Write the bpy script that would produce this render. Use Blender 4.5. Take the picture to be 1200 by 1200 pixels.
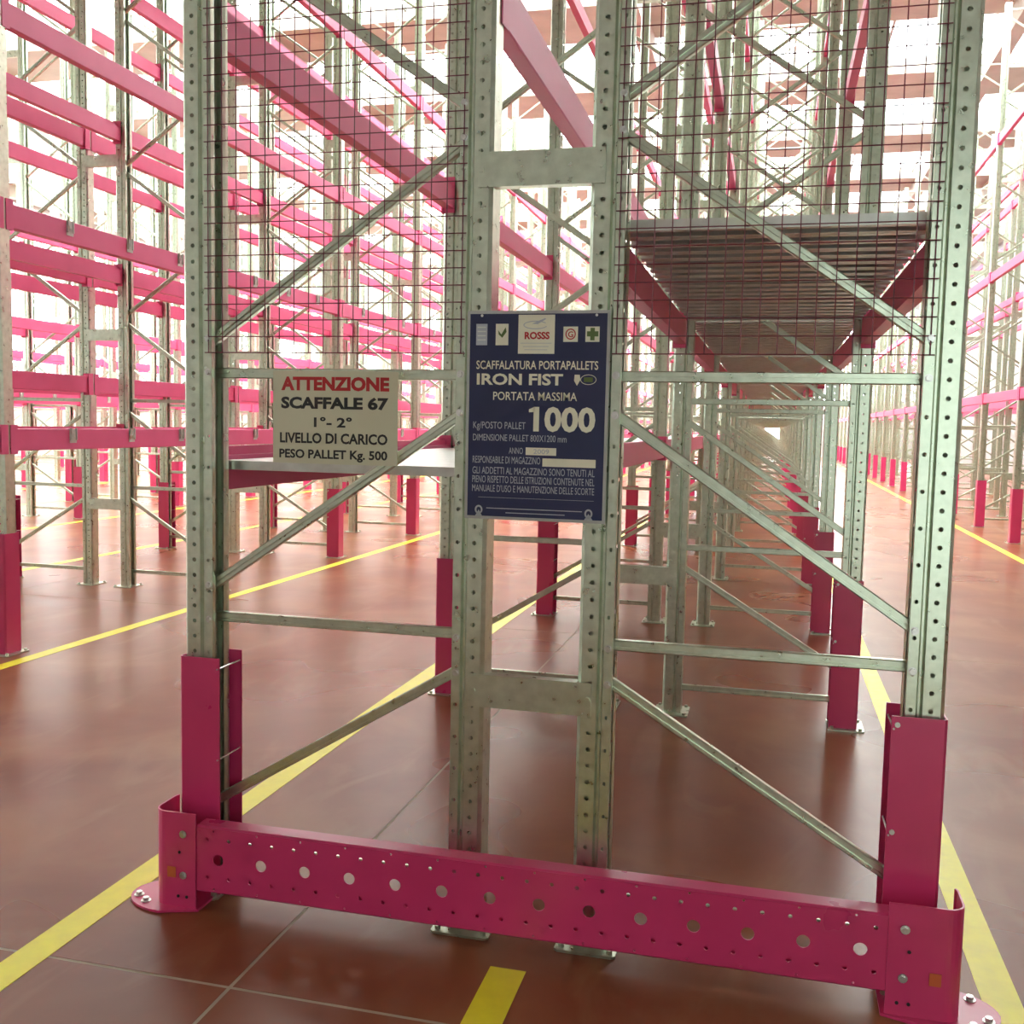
import bpy, math, random
from mathutils import Matrix, Vector
random.seed(7)
for o in list(bpy.data.objects): bpy.data.objects.remove(o)
scn = bpy.context.scene
COL = scn.collection

# ------------------------------------------------------------ camera
YAW, PITCH, ROLL = 0.2469, 0.0849, 0.0209
CAM = Vector((0.8573, -2.9412, 1.5665))
cam_d = bpy.data.cameras.new('camera'); cam = bpy.data.objects.new('camera', cam_d); COL.objects.link(cam)
cy, sy = math.cos(YAW), math.sin(YAW)
fw = Vector((-sy*math.cos(PITCH), cy*math.cos(PITCH), -math.sin(PITCH)))
r0 = Vector((cy, sy, 0)); u0 = r0.cross(fw)
rt = r0*math.cos(ROLL)+u0*math.sin(ROLL); up = -r0*math.sin(ROLL)+u0*math.cos(ROLL)
cam.matrix_world = Matrix(((rt.x, up.x, -fw.x, CAM.x), (rt.y, up.y, -fw.y, CAM.y), (rt.z, up.z, -fw.z, CAM.z), (0, 0, 0, 1)))
cam_d.sensor_width = 36; cam_d.lens = 1199.1*36/1200; cam_d.clip_start = 0.05; cam_d.clip_end = 400
scn.camera = cam

# ------------------------------------------------------------ world, exposure
w = bpy.data.worlds.new('overcast_sky'); scn.world = w; w.use_nodes = True
nt = w.node_tree; nt.nodes.clear()
wo = nt.nodes.new('ShaderNodeOutputWorld'); bg = nt.nodes.new('ShaderNodeBackground')
tc = nt.nodes.new('ShaderNodeTexCoord'); sp = nt.nodes.new('ShaderNodeSeparateXYZ'); rp = nt.nodes.new('ShaderNodeValToRGB')
rp.color_ramp.elements[0].position = 0.0; rp.color_ramp.elements[0].color = (0.72, 0.75, 0.78, 1)
rp.color_ramp.elements[1].position = 0.6; rp.color_ramp.elements[1].color = (1.0, 1.0, 1.0, 1)
nt.links.new(tc.outputs['Generated'], sp.inputs[0]); nt.links.new(sp.outputs['Z'], rp.inputs[0])
nt.links.new(rp.outputs[0], bg.inputs['Color']); bg.inputs['Strength'].default_value = 7.0
nt.links.new(bg.outputs[0], wo.inputs[0])
vs = scn.view_settings
vs.view_transform = 'Standard'; vs.look = 'None'; vs.gamma = 1; vs.use_curve_mapping = False
vs.exposure = 1.32
CEIL = 10.0

# ------------------------------------------------------------ materials
def new_mat(name):
    m = bpy.data.materials.new(name); m.use_nodes = True
    return m, m.node_tree, m.node_tree.nodes['Principled BSDF']
def pbr(name, c1, c2=None, rough=0.5, metal=0.0, scale=8.0, bump=0.0, rough2=None, detail=4.0, stretch=None, coat=0.0, spec=None):
    m, t, b = new_mat(name)
    geo = t.nodes.new('ShaderNodeNewGeometry')
    n = t.nodes.new('ShaderNodeTexNoise'); n.inputs['Scale'].default_value = scale; n.inputs['Detail'].default_value = detail
    src = geo.outputs['Position']
    if stretch:
        mp = t.nodes.new('ShaderNodeMapping'); mp.inputs['Scale'].default_value = stretch
        t.links.new(src, mp.inputs[0]); src = mp.outputs[0]
    t.links.new(src, n.inputs['Vector'])
    r = t.nodes.new('ShaderNodeValToRGB'); r.color_ramp.elements[0].position = .32; r.color_ramp.elements[1].position = .68
    c2 = c2 or tuple(x*0.85 for x in c1)
    r.color_ramp.elements[0].color = (*c2, 1); r.color_ramp.elements[1].color = (*c1, 1)
    t.links.new(n.outputs['Fac'], r.inputs[0]); t.links.new(r.outputs[0], b.inputs['Base Color'])
    b.inputs['Metallic'].default_value = metal; b.inputs['Roughness'].default_value = rough
    if rough2 is not None:
        mr = t.nodes.new('ShaderNodeMapRange'); mr.inputs['To Min'].default_value = rough; mr.inputs['To Max'].default_value = rough2
        t.links.new(n.outputs['Fac'], mr.inputs['Value']); t.links.new(mr.outputs[0], b.inputs['Roughness'])
    if coat: b.inputs['Coat Weight'].default_value = coat; b.inputs['Coat Roughness'].default_value = .15
    if spec is not None: b.inputs['Specular IOR Level'].default_value = spec
    if bump:
        bp = t.nodes.new('ShaderNodeBump'); bp.inputs['Strength'].default_value = bump; bp.inputs['Distance'].default_value = .002
        t.links.new(n.outputs['Fac'], bp.inputs['Height']); t.links.new(bp.outputs[0], b.inputs['Normal'])
    return m
GALV = pbr('galvanized_steel', (.64, .70, .57), (.52, .58, .46), rough=.22, rough2=.38, metal=.92, scale=28)
DECKM = pbr('galvanized_deck', (.62, .62, .58), (.50, .49, .45), rough=.25, rough2=.42, metal=.85, scale=16)
PINK = pbr('pink_powder_coat', (.62, .043, .160), (.56, .036, .140), rough=.25, rough2=.33, scale=5, spec=.6)
PINKB = pbr('pink_beam_bloomed', (.82, .13, .30), (.77, .115, .27), rough=.36, rough2=.46, scale=5)  # guard pink lightened for the beams, bloom put into the colour
YEL = pbr('yellow_floor_paint', (.92, .84, .03), (.84, .76, .025), rough=.35, rough2=.5, scale=14)
CONC = pbr('pale_concrete', (.50, .47, .40), (.42, .39, .33), rough=.85, scale=1.5, bump=.2)
WALLM = pbr('grey_wall_panel', (.56, .56, .55), (.50, .50, .49), rough=.7, scale=.8)
GROUT = pbr('joint_filler', (.46, .38, .27), (.38, .30, .22), rough=.7, scale=10)
WIRE = pbr('painted_wire', (.20, .035, .06), (.13, .03, .045), rough=.5, scale=20)
BOLT = pbr('zinc_bolt', (.72, .72, .70), (.55, .55, .52), rough=.3, metal=.9, scale=60)
WHITE = pbr('white_print', (.66, .68, .64), (.60, .62, .58), rough=.5, scale=30)
GREYP = pbr('grey_print', (.44, .47, .52), (.40, .43, .48), rough=.5, scale=30)
NAVY = pbr('navy_sign_face', (.016, .022, .085), (.012, .017, .065), rough=.33, scale=4)
BEIGE = pbr('cream_sign_face', (.60, .59, .43), (.56, .55, .40), rough=.55, scale=4)
CREAM = pbr('cream_print', (.78, .76, .60), (.72, .70, .55), rough=.5, scale=20)
REDP = pbr('red_print', (.46, .015, .018), (.40, .012, .015), rough=.5, scale=20)
BLACKP = pbr('black_print', (.015, .015, .015), (.02, .02, .02), rough=.5, scale=20)
GREENP = pbr('green_print', (.10, .16, .03), (.08, .13, .03), rough=.5, scale=20)
ORANGE = pbr('orange_sticker', (.60, .13, .04), (.54, .11, .04), rough=.4, scale=20)
ALU = pbr('aluminium_frame', (.45, .46, .44), (.40, .41, .39), rough=.35, metal=.8, scale=12)

def floor_mat():
    m, t, b = new_mat('red_epoxy_floor')
    geo = t.nodes.new('ShaderNodeNewGeometry')
    def noise(sc, det, st=None, dist=0):
        n = t.nodes.new('ShaderNodeTexNoise'); n.inputs['Scale'].default_value = sc; n.inputs['Detail'].default_value = det
        n.inputs['Distortion'].default_value = dist
        if st:
            mp = t.nodes.new('ShaderNodeMapping'); mp.inputs['Scale'].default_value = st
            t.links.new(geo.outputs['Position'], mp.inputs[0]); t.links.new(mp.outputs[0], n.inputs['Vector'])
        else: t.links.new(geo.outputs['Position'], n.inputs['Vector'])
        return n
    a = noise(1.3, 5, None, .6); c = noise(3.5, 6, (1, .35, 1), 1.2); d = noise(38, 3)
    r = t.nodes.new('ShaderNodeValToRGB')
    e = r.color_ramp.elements; e[0].position = .30; e[0].color = (.190, .047, .020, 1); e[1].position = .72; e[1].color = (.310, .125, .056, 1)
    x = e.new(.52); x.color = (.245, .077, .033, 1)
    t.links.new(a.outputs['Fac'], r.inputs[0])
    mx = t.nodes.new('ShaderNodeMix'); mx.data_type = 'RGBA'; mx.blend_type = 'MIX'
    mx.inputs[7].default_value = (.34, .17, .085, 1)
    r2 = t.nodes.new('ShaderNodeMapRange'); r2.inputs['From Min'].default_value = .55; r2.inputs['From Max'].default_value = .8; r2.inputs['To Max'].default_value = .55
    t.links.new(c.outputs['Fac'], r2.inputs['Value']); t.links.new(r2.outputs[0], mx.inputs[0]); t.links.new(r.outputs[0], mx.inputs[6])
    t.links.new(mx.outputs[2], b.inputs['Base Color'])
    mr = t.nodes.new('ShaderNodeMapRange'); mr.inputs['To Min'].default_value = .20; mr.inputs['To Max'].default_value = .38
    g = noise(.55, 2); t.links.new(g.outputs['Fac'], mr.inputs['Value']); t.links.new(mr.outputs[0], b.inputs['Roughness'])
    b.inputs['IOR'].default_value = 1.45; b.inputs['Specular IOR Level'].default_value = .24
    return m
FLOOR = floor_mat()
def pane_mat(name, tr):
    m = bpy.data.materials.new(name); m.use_nodes = True; t = m.node_tree; t.nodes.clear()
    o = t.nodes.new('ShaderNodeOutputMaterial'); mx = t.nodes.new('ShaderNodeMixShader')
    a = t.nodes.new('ShaderNodeBsdfTransparent'); a.inputs[0].default_value = (*tr, 1)
    g = t.nodes.new('ShaderNodeBsdfGlossy'); g.inputs['Roughness'].default_value = .2
    mx.inputs[0].default_value = .06
    t.links.new(a.outputs[0], mx.inputs[1]); t.links.new(g.outputs[0], mx.inputs[2]); t.links.new(mx.outputs[0], o.inputs[0])
    return m
PANE = pane_mat('clear_polycarbonate', (.93, .96, .95))
TINT = pane_mat('tinted_door_glass', (.42, .44, .42))

# ------------------------------------------------------------ mesh helpers
class MB:
    def __init__(s): s.v = []; s.f = []
    def add(s, v, f, M=None, off=None):
        n = len(s.v)
        if M is not None: v = [tuple(M @ Vector(p)) for p in v]
        if off is not None: v = [(p[0]+off[0], p[1]+off[1], p[2]+off[2]) for p in v]
        s.v += v; s.f += [tuple(i+n for i in q) for q in f]
        return s
    def box(s, x0, x1, y0, y1, z0, z1):
        if x0 > x1: x0, x1 = x1, x0
        v = [(x0,y0,z0),(x1,y0,z0),(x1,y1,z0),(x0,y1,z0),(x0,y0,z1),(x1,y0,z1),(x1,y1,z1),(x0,y1,z1)]
        return s.add(v, [(0,3,2,1),(4,5,6,7),(0,1,5,4),(1,2,6,5),(2,3,7,6),(3,0,4,7)])
    def cham(s, x0, x1, y0, y1, z0, z1, c=.004):   # box chamfered round its vertical edges and top
        if x0 > x1: x0, x1 = x1, x0
        p = [(x0+c,y0),(x1-c,y0),(x1,y0+c),(x1,y1-c),(x1-c,y1),(x0+c,y1),(x0,y1-c),(x0,y0+c)]
        return s.prism([(a, b) for a, b in p], z0, z1)
    def prism(s, poly, z0, z1):
        n = len(poly)
        v = [(a, b, z0) for a, b in poly]+[(a, b, z1) for a, b in poly]
        f = [tuple(reversed(range(n))), tuple(range(n, 2*n))]+[(i, (i+1) % n, n+(i+1) % n, n+i) for i in range(n)]
        return s.add(v, f)
    def extr(s, poly, A, B, U, W):   # polygon (a,b) -> a*U+b*W swept from A to B
        A, B, U, W = map(Vector, (A, B, U, W)); n = len(poly)
        v = [tuple(A+U*a+W*b) for a, b in poly]+[tuple(B+U*a+W*b) for a, b in poly]
        f = [tuple(reversed(range(n))), tuple(range(n, 2*n))]+[(i, (i+1) % n, n+(i+1) % n, n+i) for i in range(n)]
        return s.add(v, f)
    def cyl(s, A, B, r, n=8):
        A, B = Vector(A), Vector(B); d = (B-A).normalized()
        U = d.orthogonal().normalized(); W = d.cross(U)
        return s.extr([(r*math.cos(2*math.pi*i/n), r*math.sin(2*math.pi*i/n)) for i in range(n)], A, B, U, W)
    def mesh(s, name):
        m = bpy.data.meshes.new(name); m.from_pydata(s.v, [], s.f); m.update()
        import bmesh
        b = bmesh.new(); b.from_mesh(m); bmesh.ops.recalc_face_normals(b, faces=b.faces); b.to_mesh(m); b.free()
        return m
def link(name, mesh, mat=None, parent=None, loc=(0,0,0)):
    o = bpy.data.objects.new(name, mesh); COL.objects.link(o); o.location = loc
    if mesh is not None and mat is not None and not mesh.materials: mesh.materials.append(mat)
    if parent is not None: o.parent = parent
    return o
def tag(o, label=None, cat=None, group=None, kind=None):
    if label: o['label'] = label
    if cat: o['category'] = cat
    if group: o['group'] = group
    if kind: o['kind'] = kind
    return o
def solid(mesh, th):
    o = bpy.data.objects.new('tmp', mesh); COL.objects.link(o)
    md = o.modifiers.new('s', 'SOLIDIFY'); md.thickness = th; md.offset = 0
    dg = bpy.context.evaluated_depsgraph_get(); dg.update()
    m = bpy.data.meshes.new_from_object(o.evaluated_get(dg)); bpy.data.objects.remove(o)
    return m
ORD = ['first','second','third','fourth','fifth','sixth','seventh','eighth','ninth','tenth','eleventh','twelfth','thirteenth','fourteenth','fifteenth','sixteenth','seventeenth','eighteenth','nineteenth','twentieth','twenty-first','twenty-second','twenty-third']

# ------------------------------------------------------------ floor, walls, ceiling
L = 2.634; HGT = 8.6; KEND = 22
X_W, X_E, Y_S, Y_N = -27.0, 9.9, -5.6, 63.0
J = 5.1
floor = tag(link('floor', MB().box(X_W, X_E, Y_S, Y_N, -.16, -.0008).mesh('floor'), GROUT), kind='structure')
slab = MB().box(.006, J-.006, .006, J-.006, -.006, 0).mesh('floor_slab'); slab.materials.append(FLOOR)
for i in range(-6, 3):
    for j in range(-2, 14):
        x0, y0 = -.535+i*J, -.50+j*J
        if x0+J < X_W+.2 or x0 > X_E-.2 or y0+J < Y_S+.1 or y0 > Y_N: continue
        a, b2, c, d = max(x0, X_W), min(x0+J, X_E), max(y0, Y_S), min(y0+J, Y_N)
        if (a, b2, c, d) == (x0, x0+J, y0, y0+J): link('floor_slab', slab, None, floor, (x0, y0, 0))
        else: link('floor_slab', MB().box(a+.006, b2-.006, c+.006, d-.006, -.006, 0).mesh('floor_slab'), FLOOR, floor)

def wall(name, box): return tag(link(name, MB().box(*box).mesh(name), WALLM), kind='structure')
ws = wall('wall_south', (X_W, 1.2, Y_S-.2, Y_S, 0, CEIL+1.2))
link('wall_pier', MB().box(4.8, X_E, Y_S-.2, Y_S, 0, CEIL+1.2).mesh('wall_pier'), WALLM, ws)
link('wall_lintel', MB().box(1.2, 4.8, Y_S-.2, Y_S, 3.3, CEIL+1.2).mesh('wall_lintel'), WALLM, ws)
d2 = tag(link('door_2', None, None, None, (3.0, Y_S-.1, 0)), kind='structure')
fr = MB()
for x in (-1.8, -.62, .56, 1.74): fr.box(x, x+.06, -.04, .04, 0, 3.3)
for z in (0, 1.1, 2.2, 3.24): fr.box(-1.8, 1.8, -.03, .03, z, z+.06)
link('door_frame', fr.mesh('door_frame'), ALU, d2)
link('door_glass', MB().box(-1.78, 1.78, -.006, .006, .03, 3.27).mesh('door_glass'), TINT, d2)
we = wall('wall_east', (X_E, X_E+.2, Y_S, Y_N, 0, CEIL+1.2))
# horizontal cladding panels on the east wall, seen between the uprights of the right rack
pm = MB().box(-.03, 0, 0, 5.96, 0, 1.16).mesh('wall_panel'); pm.materials.append(WALLM)
for j in range(11):
    for k in range(8):
        if Y_S+.3+j*6+5.96 < Y_N: link('wall_panel', pm, None, we, (X_E, Y_S+.3+j*6, .1+k*1.2))
# west wall with a long glazed band
ww = wall('wall_west', (X_W-.2, X_W, Y_S, Y_N, 0, 2.6))
link('wall_head', MB().box(X_W-.2, X_W, Y_S, Y_N, 9.2, CEIL+1.2).mesh('wall_head'), WALLM, ww)
win1 = tag(link('window_1', None), kind='structure')
fr = MB(); 
for j in range(24):
    y = Y_S+j*3.0-.05
    if y > Y_N: break
    fr.box(X_W-.14, X_W-.04, y, y+.1, 2.6, 9.2)
for z in (2.6, 4.8, 7.0, 9.12): fr.box(X_W-.13, X_W-.05, Y_S, Y_N, z, z+.08)
link('window_frame', fr.mesh('window_frame'), ALU, win1)
link('window_pane', MB().box(X_W-.10, X_W-.09, Y_S, Y_N, 2.68, 9.12).mesh('window_pane'), PANE, win1)
# north wall with a glazed band and a glazed door at the end of the tunnel
wn = wall('wall_north', (X_W, -.15, Y_N, Y_N+.2, 0, 3.4))
link('wall_pier', MB().box(1.85, X_E, Y_N, Y_N+.2, 0, 3.4).mesh('wall_pier'), WALLM, wn)
link('wall_head', MB().box(X_W, X_E, Y_N, Y_N+.2, 9.0, CEIL+1.2).mesh('wall_head'), WALLM, wn)
link('wall_lintel', MB().box(-.15, 1.85, Y_N, Y_N+.2, 2.7, 3.4).mesh('wall_lintel'), WALLM, wn)
win2 = tag(link('window_2', None), kind='structure'); fr = MB()
for j in range(13): fr.box(X_W+j*3.0-.05, X_W+j*3.0+.05, Y_N+.05, Y_N+.15, 3.4, 9.0)
for z in (3.4, 5.2, 7.1, 8.92): fr.box(X_W, X_E, Y_N+.06, Y_N+.14, z, z+.08)
link('window_frame', fr.mesh('window_frame'), ALU, win2)
link('window_pane', MB().box(X_W, X_E, Y_N+.09, Y_N+.10, 3.48, 8.92).mesh('window_pane'), PANE, win2)
door = tag(link('door_1', None, None, None, (.85, Y_N+.1, 0)), kind='structure')
link('door_frame', MB().box(-.98,-.90,-.04,.04,0,2.68).box(.90,.98,-.04,.04,0,2.68).box(-.9,.9,-.04,.04,2.6,2.68).box(-.9,.9,-.03,.03,0,1.0).mesh('door_frame'), ALU, door)
link('door_glass', MB().box(-.9,.9,-.01,.01,1.0,2.6).mesh('door_glass'), PANE, door)
# ceiling: girders along Y, precast slabs and glazed strips between them
ce = MB()
for x in (X_W+.2, -18.6, -10.3, -2.1, 5.25, 7.6, X_E-.3): ce.box(x-.14, x+.14, Y_S, Y_N, CEIL-.45, CEIL)
ceiling = tag(link('ceiling', ce.mesh('ceiling'), CONC), kind='structure')
PER = 5.27
sl = MB().extr([(0, 0), (1.95, 0), (1.95, .35), (0, .35)], (X_W, 0, CEIL), (X_E, 0, CEIL), (0, 1, 0), (0, 0, 1)).mesh('roof_slab'); sl.materials.append(CONC)
pn = MB().extr([(1.95, .27), (PER, .27), (PER, .29), (1.95, .29)], (X_W, 0, CEIL), (X_E, 0, CEIL), (0, 1, 0), (0, 0, 1)).mesh('skylight_pane'); pn.materials.append(PANE)
mu = MB()
for i in range(20):
    x = X_W+i*2.0
    if x < X_E: mu.extr([(1.95, .20), (PER, .20), (PER, .26), (1.95, .26)], (x-.03, 0, CEIL), (x+.03, 0, CEIL), (0, 1, 0), (0, 0, 1))
mu = mu.mesh('skylight_mullions'); mu.materials.append(ALU)
SKY0 = 7.6
link('roof_slab', MB().box(X_W, X_E, Y_S, SKY0, CEIL, CEIL+.2).mesh('roof_slab'), CONC, ceiling)
k = 0
while SKY0+k*PER < Y_N-1:
    y = SKY0+k*PER
    if y+PER > Y_N+.3:
        link('roof_slab', MB().box(X_W, X_E, y, Y_N+.2, CEIL, CEIL+.2).mesh('roof_slab'), CONC, ceiling); break
    link('roof_slab', sl, None, ceiling, (0, y, 0)); link('skylight_pane', pn, None, ceiling, (0, y, 0)); link('skylight_mullion', mu, None, ceiling, (0, y, 0)); k += 1

# ------------------------------------------------------------ upright profiles
PROF = [(-.060,.026),(-.064,.012),(-.064,.0),(-.038,.0),(-.033,.011),(-.026,.011),(-.020,.0),(.026,.0),(.036,.010)]
def upright_mesh(sgn, holes):
    path = PROF+[(o, .1-y) for o, y in reversed(PROF)]
    v, f = [], []
    def P(o, y, z): v.append((o*sgn, y, z)); return len(v)-1
    n = len(path)
    for i in range(n-1):
        a, b = path[i], path[i+1]
        mo = (a[0]+b[0])/2
        big = abs(a[1]-b[1]) < 1e-6 and a[1] in (.0, .1)
        if holes and big and abs(b[0]-a[0]) > .02:
            outer = abs(b[0]-a[0]) > .03
            pitch = .05 if outer else .1; hr = .0070 if outer else .0062
            hc = .001 if outer else -.051
            y = a[1]; zs = .035-.05
            z = -.015
            last = None
            while z < HGT-.001:
                z1 = max(z, .008); z2 = min(z+pitch, HGT); zc = z+.025+(0 if outer else .0)
                zc = z+.025
                c = [P(a[0],y,z1),P(b[0],y,z1),P(b[0],y,z2),P(a[0],y,z2)]
                if zc-hr < .012 or zc+hr > HGT or z2-z1 < .04: f.append(tuple(c))
                else:
                    m = [P(hc,y,z1), P(b[0],y,zc), P(hc,y,z2), P(a[0],y,zc)]
                    s8 = 1 if b[0] > a[0] else -1
                    h = [P(hc+s8*hr*math.cos(t), y, zc+hr*math.sin(t)) for t in [math.radians(x) for x in (225,270,315,0,45,90,135,180)]]
                    ring = [c[0],m[0],c[1],m[1],c[2],m[2],c[3],m[3]]
                    for q in range(8): f.append((ring[q],ring[(q+1)%8],h[(q+1)%8],h[q]))
                z += pitch
        else:
            f.append((P(a[0],a[1],.008),P(b[0],b[1],.008),P(b[0],b[1],HGT),P(a[0],a[1],HGT)))
    m = bpy.data.meshes.new('upright'); m.from_pydata(v, [], f); m.update()
    import bmesh
    bm = bmesh.new(); bm.from_mesh(m); bmesh.ops.remove_doubles(bm, verts=bm.verts, dist=.0002)
    bm.normal_update(); bm.to_mesh(m); bm.free()
    m2 = solid(m, .0025); 
    m2.materials.clear(); m2.materials.append(GALV); return m2
UP_HI = {s: upright_mesh(s, True) for s in (-1, 1)}
UP_LO = {s: upright_mesh(s, False) for s in (-1, 1)}
def plate_mb(sgn, mb=None, off=(0,0,0)):
    mb = mb or MB(); t = MB()
    t.cham(-.105*sgn, .08*sgn, -.055, .155, .0005, .008, .01)
    for ox in (-.085, .06):
        for y in (-.035, .135): t.cyl((ox*sgn, y, .008), (ox*sgn, y, .020), .010, 6)
    return mb.add(t.v, t.f, off=off)
PLATE = {}
for s in (-1, 1): PLATE[s] = plate_mb(s).mesh('base_plate'); PLATE[s].materials.append(GALV)

# braces between an outer line (o from inner edge) and an inner line, local x measured from the outer line towards the inner one
FR = .9412
BPOLY = [(-.016,.011),(-.016,-.008),(-.013,-.011),(-.005,-.011),(-.005,-.004),(.001,-.004),(.001,-.011),(.013,-.011),(.016,-.008),(.016,.011)]
BR = [('h', .14, .14), ('h', .918, .918), ('h', 1.714, 1.714), ('d', .30, .81), ('d', 1.03, 1.60), ('d', 1.82, 2.40)]
z = 2.50; flip = True
while z+.66 < HGT-.1:
    BR.append(('d', z+.58, z) if flip else ('d', z, z+.58)); z += .66; flip = not flip
BR.append(('h', HGT-.1, HGT-.1))
def brace_mb(kind, zo, zi, sgn, mb=None, off=(0,0,0)):
    # outer line at x=0 with outward direction sgn ; the inner line lies at -sgn*FR
    xo = -sgn*.052; xi = -sgn*(FR-.052)
    yc = .042 if kind == 'd' else .062
    A = Vector((xo, yc, zo)); B = Vector((xi, yc, zi)); d = (B-A).normalized(); U = Vector((0, 1, 0)).cross(d)
    if U.z < 0: U = -U
    t = MB().extr(BPOLY, A-d*.012, B+d*.012, U, (0, 1, 0))
    mb = mb or MB(); return mb.add(t.v, t.f, off=off)
_bc = {}
def brace_mesh(i, sgn):
    if (i, sgn) not in _bc:
        m = brace_mb(*BR[i], sgn).mesh('brace'); m.materials.append(GALV); _bc[(i, sgn)] = m
    return _bc[(i, sgn)]
SPZ = (.711, 2.255, 3.80, 5.345, 6.89)
SP_MB = MB().box(-.005, .370, -.0075, -.0035, 0, .10).box(.04, .325, -.0035, .03, .0, .004).box(.04, .325, -.0035, .03, .096, .10)
for x in (.006, .359): SP_MB.cyl((x, -.0075, .05), (x, -.014, .05), .009, 6)
SP = SP_MB.mesh('row_spacer'); SP.materials.append(GALV)

# load beams
def beam_mb(sgn, h, mb=None, off=(0,0,0), conn=True):
    t = MB()
    poly = [(-.028, -h), (.026, -h), (.030, -h+.004), (.030, -.004), (.026, 0), (.004, 0), (.004, -.030), (-.028, -.030)]
    poly = [(a*sgn, b) for a, b in poly]
    t.extr(poly, (0, .104, 0), (0, L-.004, 0), (1, 0, 0), (0, 0, 1))
    if conn:
        for y0, y1 in ((.060, .125), (L-.025, L+.040)):
            t.box(.0385*sgn, .0425*sgn, y0, y1, -h-.02, .025)
        for y0, y1 in ((.104, .110), (L-.010, L-.004)): t.box(-.028*sgn, .0385*sgn, y0, y1, -h-.02, .025)
    mb = mb or MB(); return mb.add(t.v, t.f, off=off)
_bm = {}
def beam_mesh(sgn, h):
    if (sgn, h) not in _bm:
        m = beam_mb(sgn, h, conn=False).mesh('load_beam'); m.materials.append(PINKB)
        c = MB()
        for y0, y1, ya, yb in ((.060, .125, .104, .110), (L-.025, L+.040, L-.010, L-.004)):
            c = MB().box(.0385*sgn, .0425*sgn, y0, y1, -h-.02, .025).box(-.028*sgn, .0385*sgn, ya, yb, -h-.02, .025)
            m2 = c.mesh('end_connector'); m2.materials.append(PINKB); _bm.setdefault(('c', sgn, h), []).append(m2)
        _bm[(sgn, h)] = m
    return _bm[(sgn, h)], _bm[('c', sgn, h)]
def clip_mesh(sgn):
    if ('clip', sgn) not in _bm:
        t = MB(); a, b = (.0305*sgn, .0335*sgn)
        t.box(a, b, -.036, .036, -.100, -.002).box(a, b+.012*sgn, -.030, -.024, -.080, .004).box(a, b+.012*sgn, .024, .030, -.080, .004).box(a, b+.009*sgn, -.012, .012, -.055, -.030)
        m = t.mesh('support_clip'); m.materials.append(WHITE); _bm[('clip', sgn)] = m
    return _bm[('clip', sgn)]

def rack(name, label, X0, k0, near, levL, levR, clipsL=(), clipsR=(), hi=3):
    root = tag(link(name, None, None, None, (X0, k0*L, 0)), label, 'pallet rack')
    lines = [(-FR, -1), (0, 1), (.3649, -1), (.3649+FR, 1)]
    far_up, far_br, far_sp, far_bm = MB(), MB(), MB(), MB()
    for k in range(k0, KEND+1):
        y = (k-k0)*L; isnear = k < near
        for x, s in lines:
            u = link('upright', (UP_HI if k <= hi else UP_LO)[s], None, root, (x, y, 0))
            if isnear: link('base_plate', PLATE[s], None, u)
            else: plate_mb(s, far_sp, (x, y, 0))
        for x, s in (lines[0], lines[3]):
            for i in range(len(BR)):
                if isnear: link('brace', brace_mesh(i, s), None, root, (x, y, 0))
                else: brace_mb(*BR[i], s, far_br, (x, y, 0))
        for z in SPZ:
            if isnear: link('row_spacer', SP, None, root, (0, y, z))
            else: far_sp.add(SP_MB.v, SP_MB.f, off=(0, y, z))
        if k < KEND:
            for half, (lev, clips) in enumerate(((levL, clipsL), (levR, clipsR))):
                for zt, h in lev:
                    for x, s in lines[half*2:half*2+2]:
                        if isnear or k < near+2:
                            m, cs = beam_mesh(s, h)
                            b = link('load_beam', m, None, root, (x, y, zt))
                            for c in cs: link('end_connector', c, None, b)
                            if (half == 0) == (s == -1) and zt in clips:
                                for q in (.26, .52, .78): link('support_clip', clip_mesh(s), None, b, (0, L*q, 0))
                        else: beam_mb(s, h, far_bm, (x, y, zt))
    for nm, mb, mt in (('brace', far_br, GALV), ('row_spacer', far_sp, GALV), ('load_beam', far_bm, PINKB)):
        if mb.v: tag(link(nm, mb.mesh(nm), mt, root), kind='stuff')
    return root

main = rack('pallet_rack', 'nearest galvanized double pallet rack, its end frames facing the camera behind the pink guard rail', 0, 0, 6,
     [(1.475,.145),(2.91,.15),(5.28,.15)], [(2.165,.15),(4.16,.15),(6.3,.15)], hi=5)
rack('pallet_rack', 'galvanized rack with pink beams just across the aisle left of the nearest rack', -5.265, 0, 5,
     [(1.93,.15),(2.91,.15),(4.13,.15),(5.62,.15)], [(1.475,.145),(2.91,.15),(4.16,.15),(5.95,.15)], clipsL=(1.93,), clipsR=(1.475, 2.91), hi=3)
rack('pallet_rack', 'second pink beamed rack to the left, seen through the rack across the left aisle', -10.64, 1, 6,
     [(1.93,.15)], [(1.88,.15),(2.91,.15),(4.16,.15)], clipsR=(1.88,), hi=0)
rack('pallet_rack', 'third pink beamed rack to the left, mostly hidden behind two other racks', -15.96, 3, 7,
     [(1.93,.15)], [(1.9,.15),(2.91,.15)], hi=0)
rack('pallet_rack', 'leftmost and most distant rack, near the windowed side wall', -21.28, 5, 8,
     [(1.93,.15)], [(1.9,.15)], hi=0)
rack('pallet_rack', 'tall galvanized rack across the right aisle in front of the grey wall', 5.24, 2, 8,
     [(2.24,.15),(4.24,.14),(6.50,.15)], [(2.24,.15),(4.24,.14),(6.50,.15)], hi=5)

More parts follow.
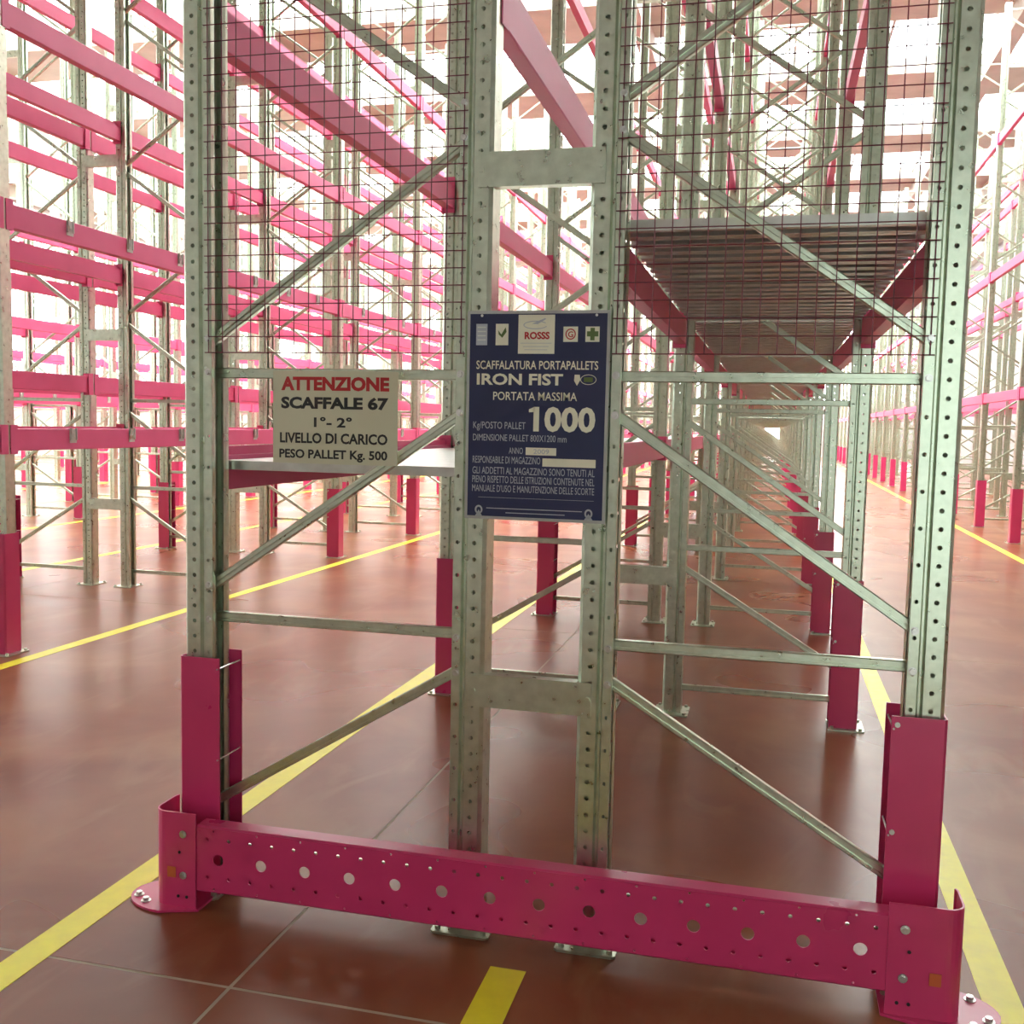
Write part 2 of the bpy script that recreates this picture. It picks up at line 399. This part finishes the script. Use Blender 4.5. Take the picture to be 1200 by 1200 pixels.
# ------------------------------------------------------------ bolt heads on the end frames of the nearest rack
bt = MB().cyl((0, -.0015, 0), (0, -.010, 0), .0085, 6).cyl((0, -.0015, 0), (0, -.003, 0), .0115, 12).mesh('bolt'); bt.materials.append(BOLT)
for x, s in ((-FR, -1), (.3649+FR, 1)):
    for kd, zo, zi in BR[1:9]:
        for zz, xx in ((zo, x-s*.051), (zi, x-s*(FR-.051))):
            link('bolt', bt, None, main, (xx, 0, zz))

# ------------------------------------------------------------ shelf decks
def plank_mb(x0, x1, wid, h, lip):
    return MB().box(x0, x1, 0, wid, h-.003, h).box(x0, x1, 0, .003, 0, h-.003).box(x0, x1, wid-.003, wid, 0, h-.003).box(x0, x1, .003, lip, 0, .003).box(x0, x1, wid-lip, wid-.003, 0, .003)
PL_A = plank_mb(-.910, -.031, .205, .030, .02); PL_B = plank_mb(.396, 1.275, .128, .032, .03)
for lst, z0, pitch, n, nm, desc, grp in ((PL_A, 1.4005, .2085, 12, 'low', 'bright chest-high shelf deck in the nearest rack', 'low shelf decks'),
                                   (PL_B, 2.1405, .1335, 19, 'high', 'overhead plank deck in the nearest rack', 'high shelf decks')):
    pmh = lst.mesh('plank'); pmh.materials.append(DECKM)
    for k in range(KEND):
        far = k >= 5
        lab = desc+(', ' + (ORD[k] + ' bay from the front' if k else 'front bay behind the end frame')) if not far else desc+', among the far bays'
        pass
        if far:
            mb = MB()
            for i in range(n): mb.add(lst.v, lst.f, off=(0, .112+i*pitch, 0))
            o = link('shelf_deck', mb.mesh('shelf_deck'), DECKM, None, (0, k*L, z0)); tag(o, lab, 'shelf deck', 'distant '+grp)
        else:
            o = tag(link('shelf_deck', None, None, None, (0, k*L, z0)), lab, 'shelf deck', grp)
            for i in range(n): link('plank', pmh, None, o, (0, .112+i*pitch, 0))

# ------------------------------------------------------------ column guards
GH = .795
def guard_mesh(sgn):
    p = [(-.10,-.024),(.036,-.024),(.044,-.016),(.044,.116),(.036,.124),(-.10,.124),(-.10,.119),(.034,.119),(.039,.114),(.039,-.014),(.034,-.019),(-.10,-.019)]
    return MB().prism([(a*sgn, b) for a, b in p], .009, GH).mesh('guard_shell')
GM = {s: guard_mesh(s) for s in (-1, 1)}
for s in GM: GM[s].materials.append(PINK)
RODM, GB = {}, {}
for s in (-1, 1):
    RODM[s] = MB().cyl((-.094*s, -.028, 0), (-.094*s, .128, 0), .0028, 8).mesh('tie_rod'); RODM[s].materials.append(BOLT)
gb = MB().cyl((0, -.024, 0), (0, -.029, 0), .0075, 8).mesh('bolt'); gb.materials.append(BOLT)
def guards(X0, k0, k1, halves, rackdesc):
    for x, s, side in halves:
        for k in range(k0, k1+1):
            near = k < 4
            lab = 'pink column guard, %s, %s side of %s' % ((ORD[k-k0]+' from the front') if k-k0 < 9 else 'far down the row', side, rackdesc)
            if k == 0 and X0 == 0: lab = 'tall pink column guard on the %s end post, just behind the guard rail' % ('left' if s < 0 else 'right')
            g = None if k-k0 < 9 else 'far column guards on the %s side of %s' % (side, rackdesc)
            if near:
                o = tag(link('column_guard', None, None, None, (X0+x, k*L, 0)), lab, 'column guard', g)
                link('guard_shell', GM[s], None, o)
                for z in (.76, .46):
                    link('tie_rod', RODM[s], None, o, (0, 0, z)); 
                if s > 0:
                    for z in (.772, .47): link('bolt', gb, None, o, (-.085*s, 0, z))
            else:
                o = tag(link('column_guard', GM[s], None, None, (X0+x, k*L, 0)), lab, 'column guard', g)
guards(0, 0, KEND, [(-FR, -1, 'left'), (.3649+FR, 1, 'right')], 'nearest rack')
guards(-5.265, 1, KEND, [(-FR, -1, 'far left'), (.3649+FR, 1, 'aisle')], 'rack across left aisle')
guards(-10.64, 2, KEND, [(-FR, -1, 'far left'), (.3649+FR, 1, 'near')], 'second rack leftward')
guards(-15.96, 4, KEND, [(-FR, -1, 'far left'), (.3649+FR, 1, 'near')], 'third rack leftward')
guards(-21.28, 6, KEND, [(.3649+FR, 1, 'near')], 'leftmost rack')
guards(5.24, 3, KEND, [(-FR, -1, 'aisle')], 'rack across right aisle')

# ------------------------------------------------------------ floor marking
def line(x0, x1, y0, y1, lab, g=None):
    o = link('floor_line', MB().box(x0-(x0+x1)/2, x1-(x0+x1)/2, 0, y1-y0, .0002, .0014).mesh('floor_line'), YEL, None, ((x0+x1)/2, y0, 0))
    tag(o, lab, 'floor marking', g)
line(-1.225, -1.118, -4.6, 61, 'yellow floor line running along the left foot of the nearest rack')
line(1.485, 1.590, -4.6, 61, 'yellow floor line along the right side of the nearest rack')
line(.128, .234, -4.6, -.19, 'short yellow floor stripe ending just before the pink guard rail')
line(-3.785, -3.685, -4.6, 61, 'yellow floor line on the far side of the left aisle')
line(-6.50, -6.40, -4.6, 61, 'yellow floor line behind the rack across the left aisle')
line(-9.11, -9.01, 0, 61, 'yellow floor line in front of the second rack to the left')
line(-11.82, -11.72, 0, 61, 'yellow floor line behind the second rack to the left')
line(-14.43, -14.33, 4, 61, 'yellow floor line in front of the third rack to the left')
line(-17.14, -17.04, 6, 61, 'yellow floor line behind the third rack to the left')
line(3.90, 4.00, -4.6, 61, 'yellow floor line in front of the rack across the right aisle')

# ------------------------------------------------------------ front guard rail
gr = tag(link('guard_rail', None, None, None, (.18, -.13, 0)), 'low perforated pink guard rail bolted to the floor across the foot of the nearest rack', 'guard rail')
GX, GY = .18, -.13
v, f = [], []
def cellplate(x0, x1, z0, z1, cx, cz, r, n=8):
    # rectangular cell with a round hole; ring of 8 outer points
    xs = [x0, cx, x1, x1, x1, cx, x0, x0]; zs = [z0, z0, z0, cz, z1, z1, z1, cz]
    b = len(v)
    sub = n//8
    for i in range(8): v.append((xs[i]-GX, 0, zs[i]))
    hb = len(v)
    for i in range(n):
        a = math.radians(225)+2*math.pi*i/n
        v.append((cx-GX+r*math.cos(a), 0, cz+r*math.sin(a)))
    for i in range(8):
        if sub == 1: f.append((b+i, b+(i+1) % 8, hb+(i+1) % n, hb+i))
        else:
            f.append((b+i, b+(i+1) % 8, hb+((i+1)*sub) % n, hb+i*sub+1)); f.append((b+i, hb+i*sub+1, hb+i*sub))
def quad(x0, x1, z0, z1):
    b = len(v); v.extend([(x0-GX,0,z0),(x1-GX,0,z0),(x1-GX,0,z1),(x0-GX,0,z1)]); f.append((b,b+1,b+2,b+3))
XA, P_ = -.785-.0742, .1484
ZB, ZT = .068, .281
for i in range(14):
    x0 = XA+i*P_
    cellplate(x0, x0+P_, .135, .215, x0+P_/2, .176, .0185, 16)
    for q in (0, 1):
        a = x0+q*P_/2; c = a+P_/4
        cellplate(a, a+P_/2, .215, .262, c, .2415, .0065)
        cellplate(a, a+P_/2, .090, .135, c, .117, .0065)
    cellplate(x0, x0+P_, .262, ZT-.004, x0+.06, .2695, .0038); cellplate(x0, x0+P_, ZB+.004, .090, x0+.06, .0795, .0038)
x1 = XA+14*P_
for (ya, za), (yb, zb) in (((0, ZT-.004), (.004, ZT)), ((.004, ZT), (.056, ZT+.001)), ((.056, ZT+.001), (.060, ZT-.004)), ((.060, ZT-.004), (.060, ZT-.028)),
                 ((0, ZB+.004), (.004, ZB)), ((.004, ZB), (.056, ZB)), ((.056, ZB), (.060, ZB+.004)), ((.060, ZB+.004), (.060, ZB+.028))):
    b = len(v); v.extend([(XA-GX,ya,za),(x1-GX,ya,za),(x1-GX,yb,zb),(XA-GX,yb,zb)]); f.append((b,b+1,b+2,b+3))
m = bpy.data.meshes.new('rail'); m.from_pydata(v, [], f); m.update()
import bmesh
bm = bmesh.new(); bm.from_mesh(m); bmesh.ops.remove_doubles(bm, verts=bm.verts, dist=.0004); bmesh.ops.recalc_face_normals(bm, faces=bm.faces); bm.to_mesh(m); bm.free()
m = solid(m, .004); m.materials.clear(); m.materials.append(PINK)
link('rail', m, PINK, gr)
def end_post(side):   # bent plate in plan, relative to the rail origin
    s = side; xin, xc = (.862, 1.015) if s < 0 else (1.212, 1.405)
    pts = [(xin, -.006)]
    R_ = .045
    for i in range(7):
        a = math.pi/2*i/6; pts.append((xc-R_+R_*math.sin(a), -.006+R_-R_*math.cos(a)))
    pts.append((xc, .120))
    for i in range(1, 4):
        a = math.pi/5*i/3; pts.append((xc-.03+.03*math.cos(a), .120+.03*math.sin(a)))
    out = [(s*a-GX, b) for a, b in pts]
    nrm = []
    for i, p in enumerate(out):
        a = out[max(i-1, 0)]; b = out[min(i+1, len(out)-1)]; d = Vector((b[0]-a[0], b[1]-a[1])).normalized(); nrm.append((p[0]+d.y*s*.005*-1, p[1]-d.x*s*.005*-1))
    mb = MB(); n = len(out)
    vv = [(*p, .008) for p in out]+[(*p, .318) for p in out]+[(*p, .008) for p in nrm]+[(*p, .318) for p in nrm]
    ff = []
    for i in range(n-1): ff += [(i,i+1,n+i+1,n+i),(2*n+i,3*n+i,3*n+i+1,2*n+i+1),(n+i,n+i+1,3*n+i+1,3*n+i),(i,2*n+i,2*n+i+1,i+1)]
    ff += [(0,n,3*n,2*n),(n-1,3*n-1,4*n-1,2*n-1)]
    mb.add(vv, ff)
    post = link('end_post', mb.mesh('end_post'), PINK, gr)
    # rounded foot plate
    cx, cyy, rr = (s*(xc-.045)-GX, .085, .20)
    foot = [(s*(xin-.01)-GX, -.008)]
    for i in range(17):
        a = -math.pi/2+math.pi*i/16; foot.append((cx+s*rr*.78*math.cos(a), cyy+rr*.46*math.sin(a)-.0 if False else cyy-.02+.115*math.sin(a)))
    foot.append((s*(xin-.01)-GX, .16))
    link('foot_plate', MB().prism(foot, .0015, .009).mesh('foot_plate'), PINK, post)
    for (a, b) in ((xc+.075, .03), (xc+.03, -.012 if s > 0 else .0), (xc+.045, .13)):
        link('anchor_bolt', MB().cyl((s*a-GX, b, .009), (s*a-GX, b, .021), .010, 6).cyl((s*a-GX, b, .009), (s*a-GX, b, .0115), .016, 12).mesh('anchor_bolt'), BOLT, post)
    for (a, zz) in ((xin+.042, .25), (xin+.042, .115)):
        mt = ORANGE if False else BOLT
        link('bolt', MB().cyl((s*a-GX, -.009, zz), (s*a-GX, -.017, zz), .0085, 6).cyl((s*a-GX, -.009, zz), (s*a-GX, -.011, zz), .0125, 12).mesh('bolt'), mt, post)
    # dark punched holes: raised black discs painted for the shade inside
    for (a, zz) in ((xin+.055, .19), (xin+.03, .045), (xin+.06, .045)):
        link('rivet_or_hole_disc', MB().cyl((s*a-GX, -.0085, zz), (s*a-GX, -.0102, zz), .005, 8).mesh('rivet_or_hole_disc'), BLACKP, post)
    tag(link('reflector', MB().box(*(sorted((s*(xc-.055)-GX, s*(xc-.085)-GX))), -.0103, -.0087, .105, .140).mesh('reflector'), ORANGE, post), 'small orange sticker')
    return post
end_post(-1); end_post(1)

# ------------------------------------------------------------ wire mesh panels
def mesh_panel(x0, x1, z0, z1, lab):
    mb = MB(); o = tag(link('wire_mesh_panel', None, None, None, (x0, -.006, z0)), lab, 'mesh panel')
    nx = round((x1-x0)/.05); p = (x1-x0)/nx; r = .0017
    for i in range(nx+1): mb.cyl((i*p, 0, 0), (i*p, 0, z1-z0), r, 5)
    mb2 = MB(); nz = int((z1-z0)/.05)
    for i in range(nz+1): mb2.cyl((-.012, -.0025, i*.05), (x1-x0+.012, -.0025, i*.05), r, 5)
    link('vertical_wires', mb.mesh('vertical_wires'), WIRE, o)
    link('horizontal_wires', mb2.mesh('horizontal_wires'), WIRE, o)
mesh_panel(-.885, -.050, 1.775, 5.0, 'red wire mesh panel filling the upper left end frame, above the cream notice')
mesh_panel(.415, 1.255, 1.775, 5.0, 'red wire mesh panel filling the upper right end frame, right of the blue sign')

# ------------------------------------------------------------ signs
def text(body, u0, v0, u1, v1, W, H, off=.012):
    c = bpy.data.curves.new('t', 'FONT'); c.body = body; c.offset = off; c.resolution_u = 3; c.align_x = 'LEFT'
    o = bpy.data.objects.new('t', c); COL.objects.link(o)
    dg = bpy.context.evaluated_depsgraph_get(); dg.update()
    m = bpy.data.meshes.new_from_object(o.evaluated_get(dg)); bpy.data.objects.remove(o); bpy.data.curves.remove(c)
    xs = [p.co.x for p in m.vertices]; ys = [p.co.y for p in m.vertices]
    ax, bx, ay, by = min(xs), max(xs), min(ys), max(ys)
    V = [((u0+(p.co.x-ax)/(bx-ax)*(u1-u0))*W, 0, -(v1-(p.co.y-ay)/(by-ay)*(v1-v0))*H) for p in m.vertices]
    F = [tuple(q.vertices) for q in m.polygons]; bpy.data.meshes.remove(m)
    return V, F
def flat(pts, W, H, y=0): return [(u*W, y, -v_*H) for u, v_ in pts], [tuple(range(len(pts)))]
def ring(cu, cv, ru, rv, t, W, H, a0=0, a1=360, n=24):
    vv, ff = [], []
    for i in range(n+1):
        a = math.radians(a0+(a1-a0)*i/n)
        vv += [((cu+ru*math.cos(a))*W, 0, -(cv+rv*math.sin(a))*H), ((cu+(ru-t)*math.cos(a))*W, 0, -(cv+(rv-t*W/H)*math.sin(a))*H)]
    for i in range(n): ff.append((2*i, 2*i+1, 2*i+3, 2*i+2))
    return vv, ff
def layer(name, items, mat, parent, y):
    mb = MB()
    for V, F in items: mb.add(V, F)
    m = bpy.data.meshes.new(name); m.from_pydata(mb.v, [], mb.f); m.update()
    return link(name, m, mat, parent, (0, y, 0))
# blue sign
W, H = .425, .612
bs = tag(link('load_sign', None, None, None, (-.027, -.014, 1.898)), 'navy blue load capacity sign with white lettering hung between the two middle uprights', 'sign')
link('sign_border', MB().box(0, W, -.002, .002, -H, 0).mesh('sign_border'), ALU, bs)
link('sign_face', MB().box(.009, W-.009, -.0032, -.002, -H+.009, -.009).mesh('sign_face'), NAVY, bs)
T = lambda b, a, c, d, e, off=.012: text(b, a, c, d, e, W, H, off)
layer('white_lettering', [T('IRON FIST', .075, .297, .685, .352, .03), T('SCAFFALATURA PORTAPALLETS', .070, .236, .925, .277, .012), T('PORTATA MASSIMA', .195, .384, .785, .424, .008),
      T('1000', .485, .452, .915, .572, .035), flat([(.492,.453),(.492,.478),(.452,.480),(.452,.466)], W, H)], CREAM, bs, -.0036)
layer('small_lettering', [T('Kg/POSTO PALLET', .055, .528, .430, .572, 0), T('DIMENSIONE PALLET 800X1200 mm', .055, .588, .720, .620, 0), T('ANNO', .315, .650, .415, .680, 0),
      T('RESPONSABILE DI MAGAZZINO', .055, .694, .540, .728, 0), T('GLI ADDETTI AL MAGAZZINO SONO TENUTI AL', .055, .746, .920, .780, 0),
      T('PIENO RISPETTO DELLE ISTRUZIONI CONTENUTE NEL', .055, .789, .920, .823, 0), T("MANUALE D'USO E MANUTENZIONE DELLE SCORTE", .055, .832, .920, .866, 0),
      flat([(.16,.944),(.84,.944),(.84,.948),(.16,.948)], W, H), flat([(.30,.964),(.72,.964),(.72,.968),(.30,.968)], W, H),
      ring(.105, .955, .028, .022, .012, W, H), flat([(.08,.985),(.13,.985),(.105,.955)], W, H), ring(.885, .955, .028, .022, .012, W, H), flat([(.855,.985),(.915,.985),(.885,.955)], W, H),
      flat([(.10,.893),(.92,.893),(.92,.8945),(.10,.8945)], W, H)], GREYP, bs, -.0036)
for q in ([(.435,.648),(.650,.648),(.650,.684),(.435,.684)], [(.555,.698),(.925,.698),(.925,.737),(.555,.737)]): layer('blank_field', [flat(q, W, H)], CREAM, bs, -.0035)
layer('year_lettering', [T('2009', .49, .655, .60, .678, .01)], GREYP, bs, -.0038)
badge = [flat([(a,b),(c,b),(c,d),(a,d)], W, H) for a, b, c, d in ((.365,.020,.620,.203),(.205,.062,.295,.163),(.680,.076,.780,.147),(.832,.076,.928,.147))]
for q in badge: layer('badge', [q], CREAM, bs, -.0035)
layer('badge', [flat([(.065,.062),(.145,.062),(.145,.163),(.065,.163)], W, H)], GREYP, bs, -.0035)
layer('badge_print', [flat([(.075,v_),(.135,v_),(.135,v_+.006),(.075,v_+.006)], W, H) for v_ in (.075,.095,.115,.135)], WHITE, bs, -.0037)
layer('red_logo', [T('ROSSS', .410, .100, .585, .135, .04), ring(.730, .111, .036, .026, .008, W, H), T('G', .712, .098, .748, .126, .02)], REDP, bs, -.0038)
layer('logo_outline', [ring(.485, .068, .085, .020, .006, W, H, 20, 330), flat([(.46,.062),(.55,.036),(.56,.040),(.50,.064)], W, H), flat([(.38,.152),(.60,.152),(.60,.1545),(.38,.1545)], W, H),
      flat([(.40,.168),(.58,.168),(.58,.1705),(.40,.1705)], W, H), flat([(.41,.183),(.57,.183),(.57,.1855),(.41,.1855)], W, H)], GREYP, bs, -.0037)
layer('green_emblem', [flat([(.222,.092),(.245,.112),(.275,.078),(.282,.100),(.252,.128),(.226,.112)], W, H), flat([(.865,.082),(.895,.082),(.895,.098),(.92,.098),(.92,.122),(.895,.122),(.895,.140),(.865,.140),(.865,.122),(.842,.122),(.842,.098),(.865,.098)], W, H),
      flat([(.83,.312),(.89,.312),(.89,.334),(.83,.334)], W, H)], GREENP, bs, -.0038)
layer('shield_emblem', [flat([(.765,.300),(.80,.300),(.805,.325),(.782,.352),(.762,.328)], W, H), ring(.86, .323, .055, .024, .004, W, H)], CREAM, bs, -.0036)
for x in (.045, .385): link('rivet_or_hole_disc', MB().cyl((x, -.0033, -.014), (x, -.0055, -.014), .004, 8).mesh('rivet_or_hole_disc'), BOLT, bs)
# cream notice
W, H = .415, .287
cs = tag(link('warning_notice', None, None, None, (-.668, .010, 1.720)), 'cream warning notice with red and black lettering hung on the left end frame', 'sign')
V, F = [], []
N = 10
for i in range(N+1):
    u = i/N; yy = -.010*math.sin(math.pi*u)+.003*u
    for zz in (0, -H): V += [(u*W, yy-.001, zz), (u*W, yy+.001, zz)]
for i in range(N):
    a = 4*i; b = 4*(i+1); F += [(a, a+2, b+2, b), (a+1, b+1, b+3, a+3), (a, b, b+1, a+1), (a+2, a+3, b+3, b+2)]
F += [(0,1,3,2),(4*N,4*N+2,4*N+3,4*N+1)]
link('notice_sheet', MB().add(V, F).mesh('notice_sheet'), BEIGE, cs)
def bend(VF):
    V, F = VF; return [(x, -.010*math.sin(math.pi*x/W)+.003*x/W, z) for x, y, z in V], F
T2 = lambda b, a, c, d, e, off: bend(text(b, a, c, d, e, W, H, off))
layer('red_lettering', [T2('ATTENZIONE', .070, .060, .935, .212, .05)], REDP, cs, -.0018)
layer('bold_black_lettering', [T2('SCAFFALE 67', .070, .275, .930, .410, .045)], BLACKP, cs, -.0018)
layer('black_lettering', [T2('1°- 2°', .345, .492, .650, .602, .03), T2('LIVELLO DI CARICO', .060, .665, .925, .780, .03),
      T2('PESO PALLET Kg. 500', .055, .845, .925, .972, .03)], BLACKP, cs, -.0018)
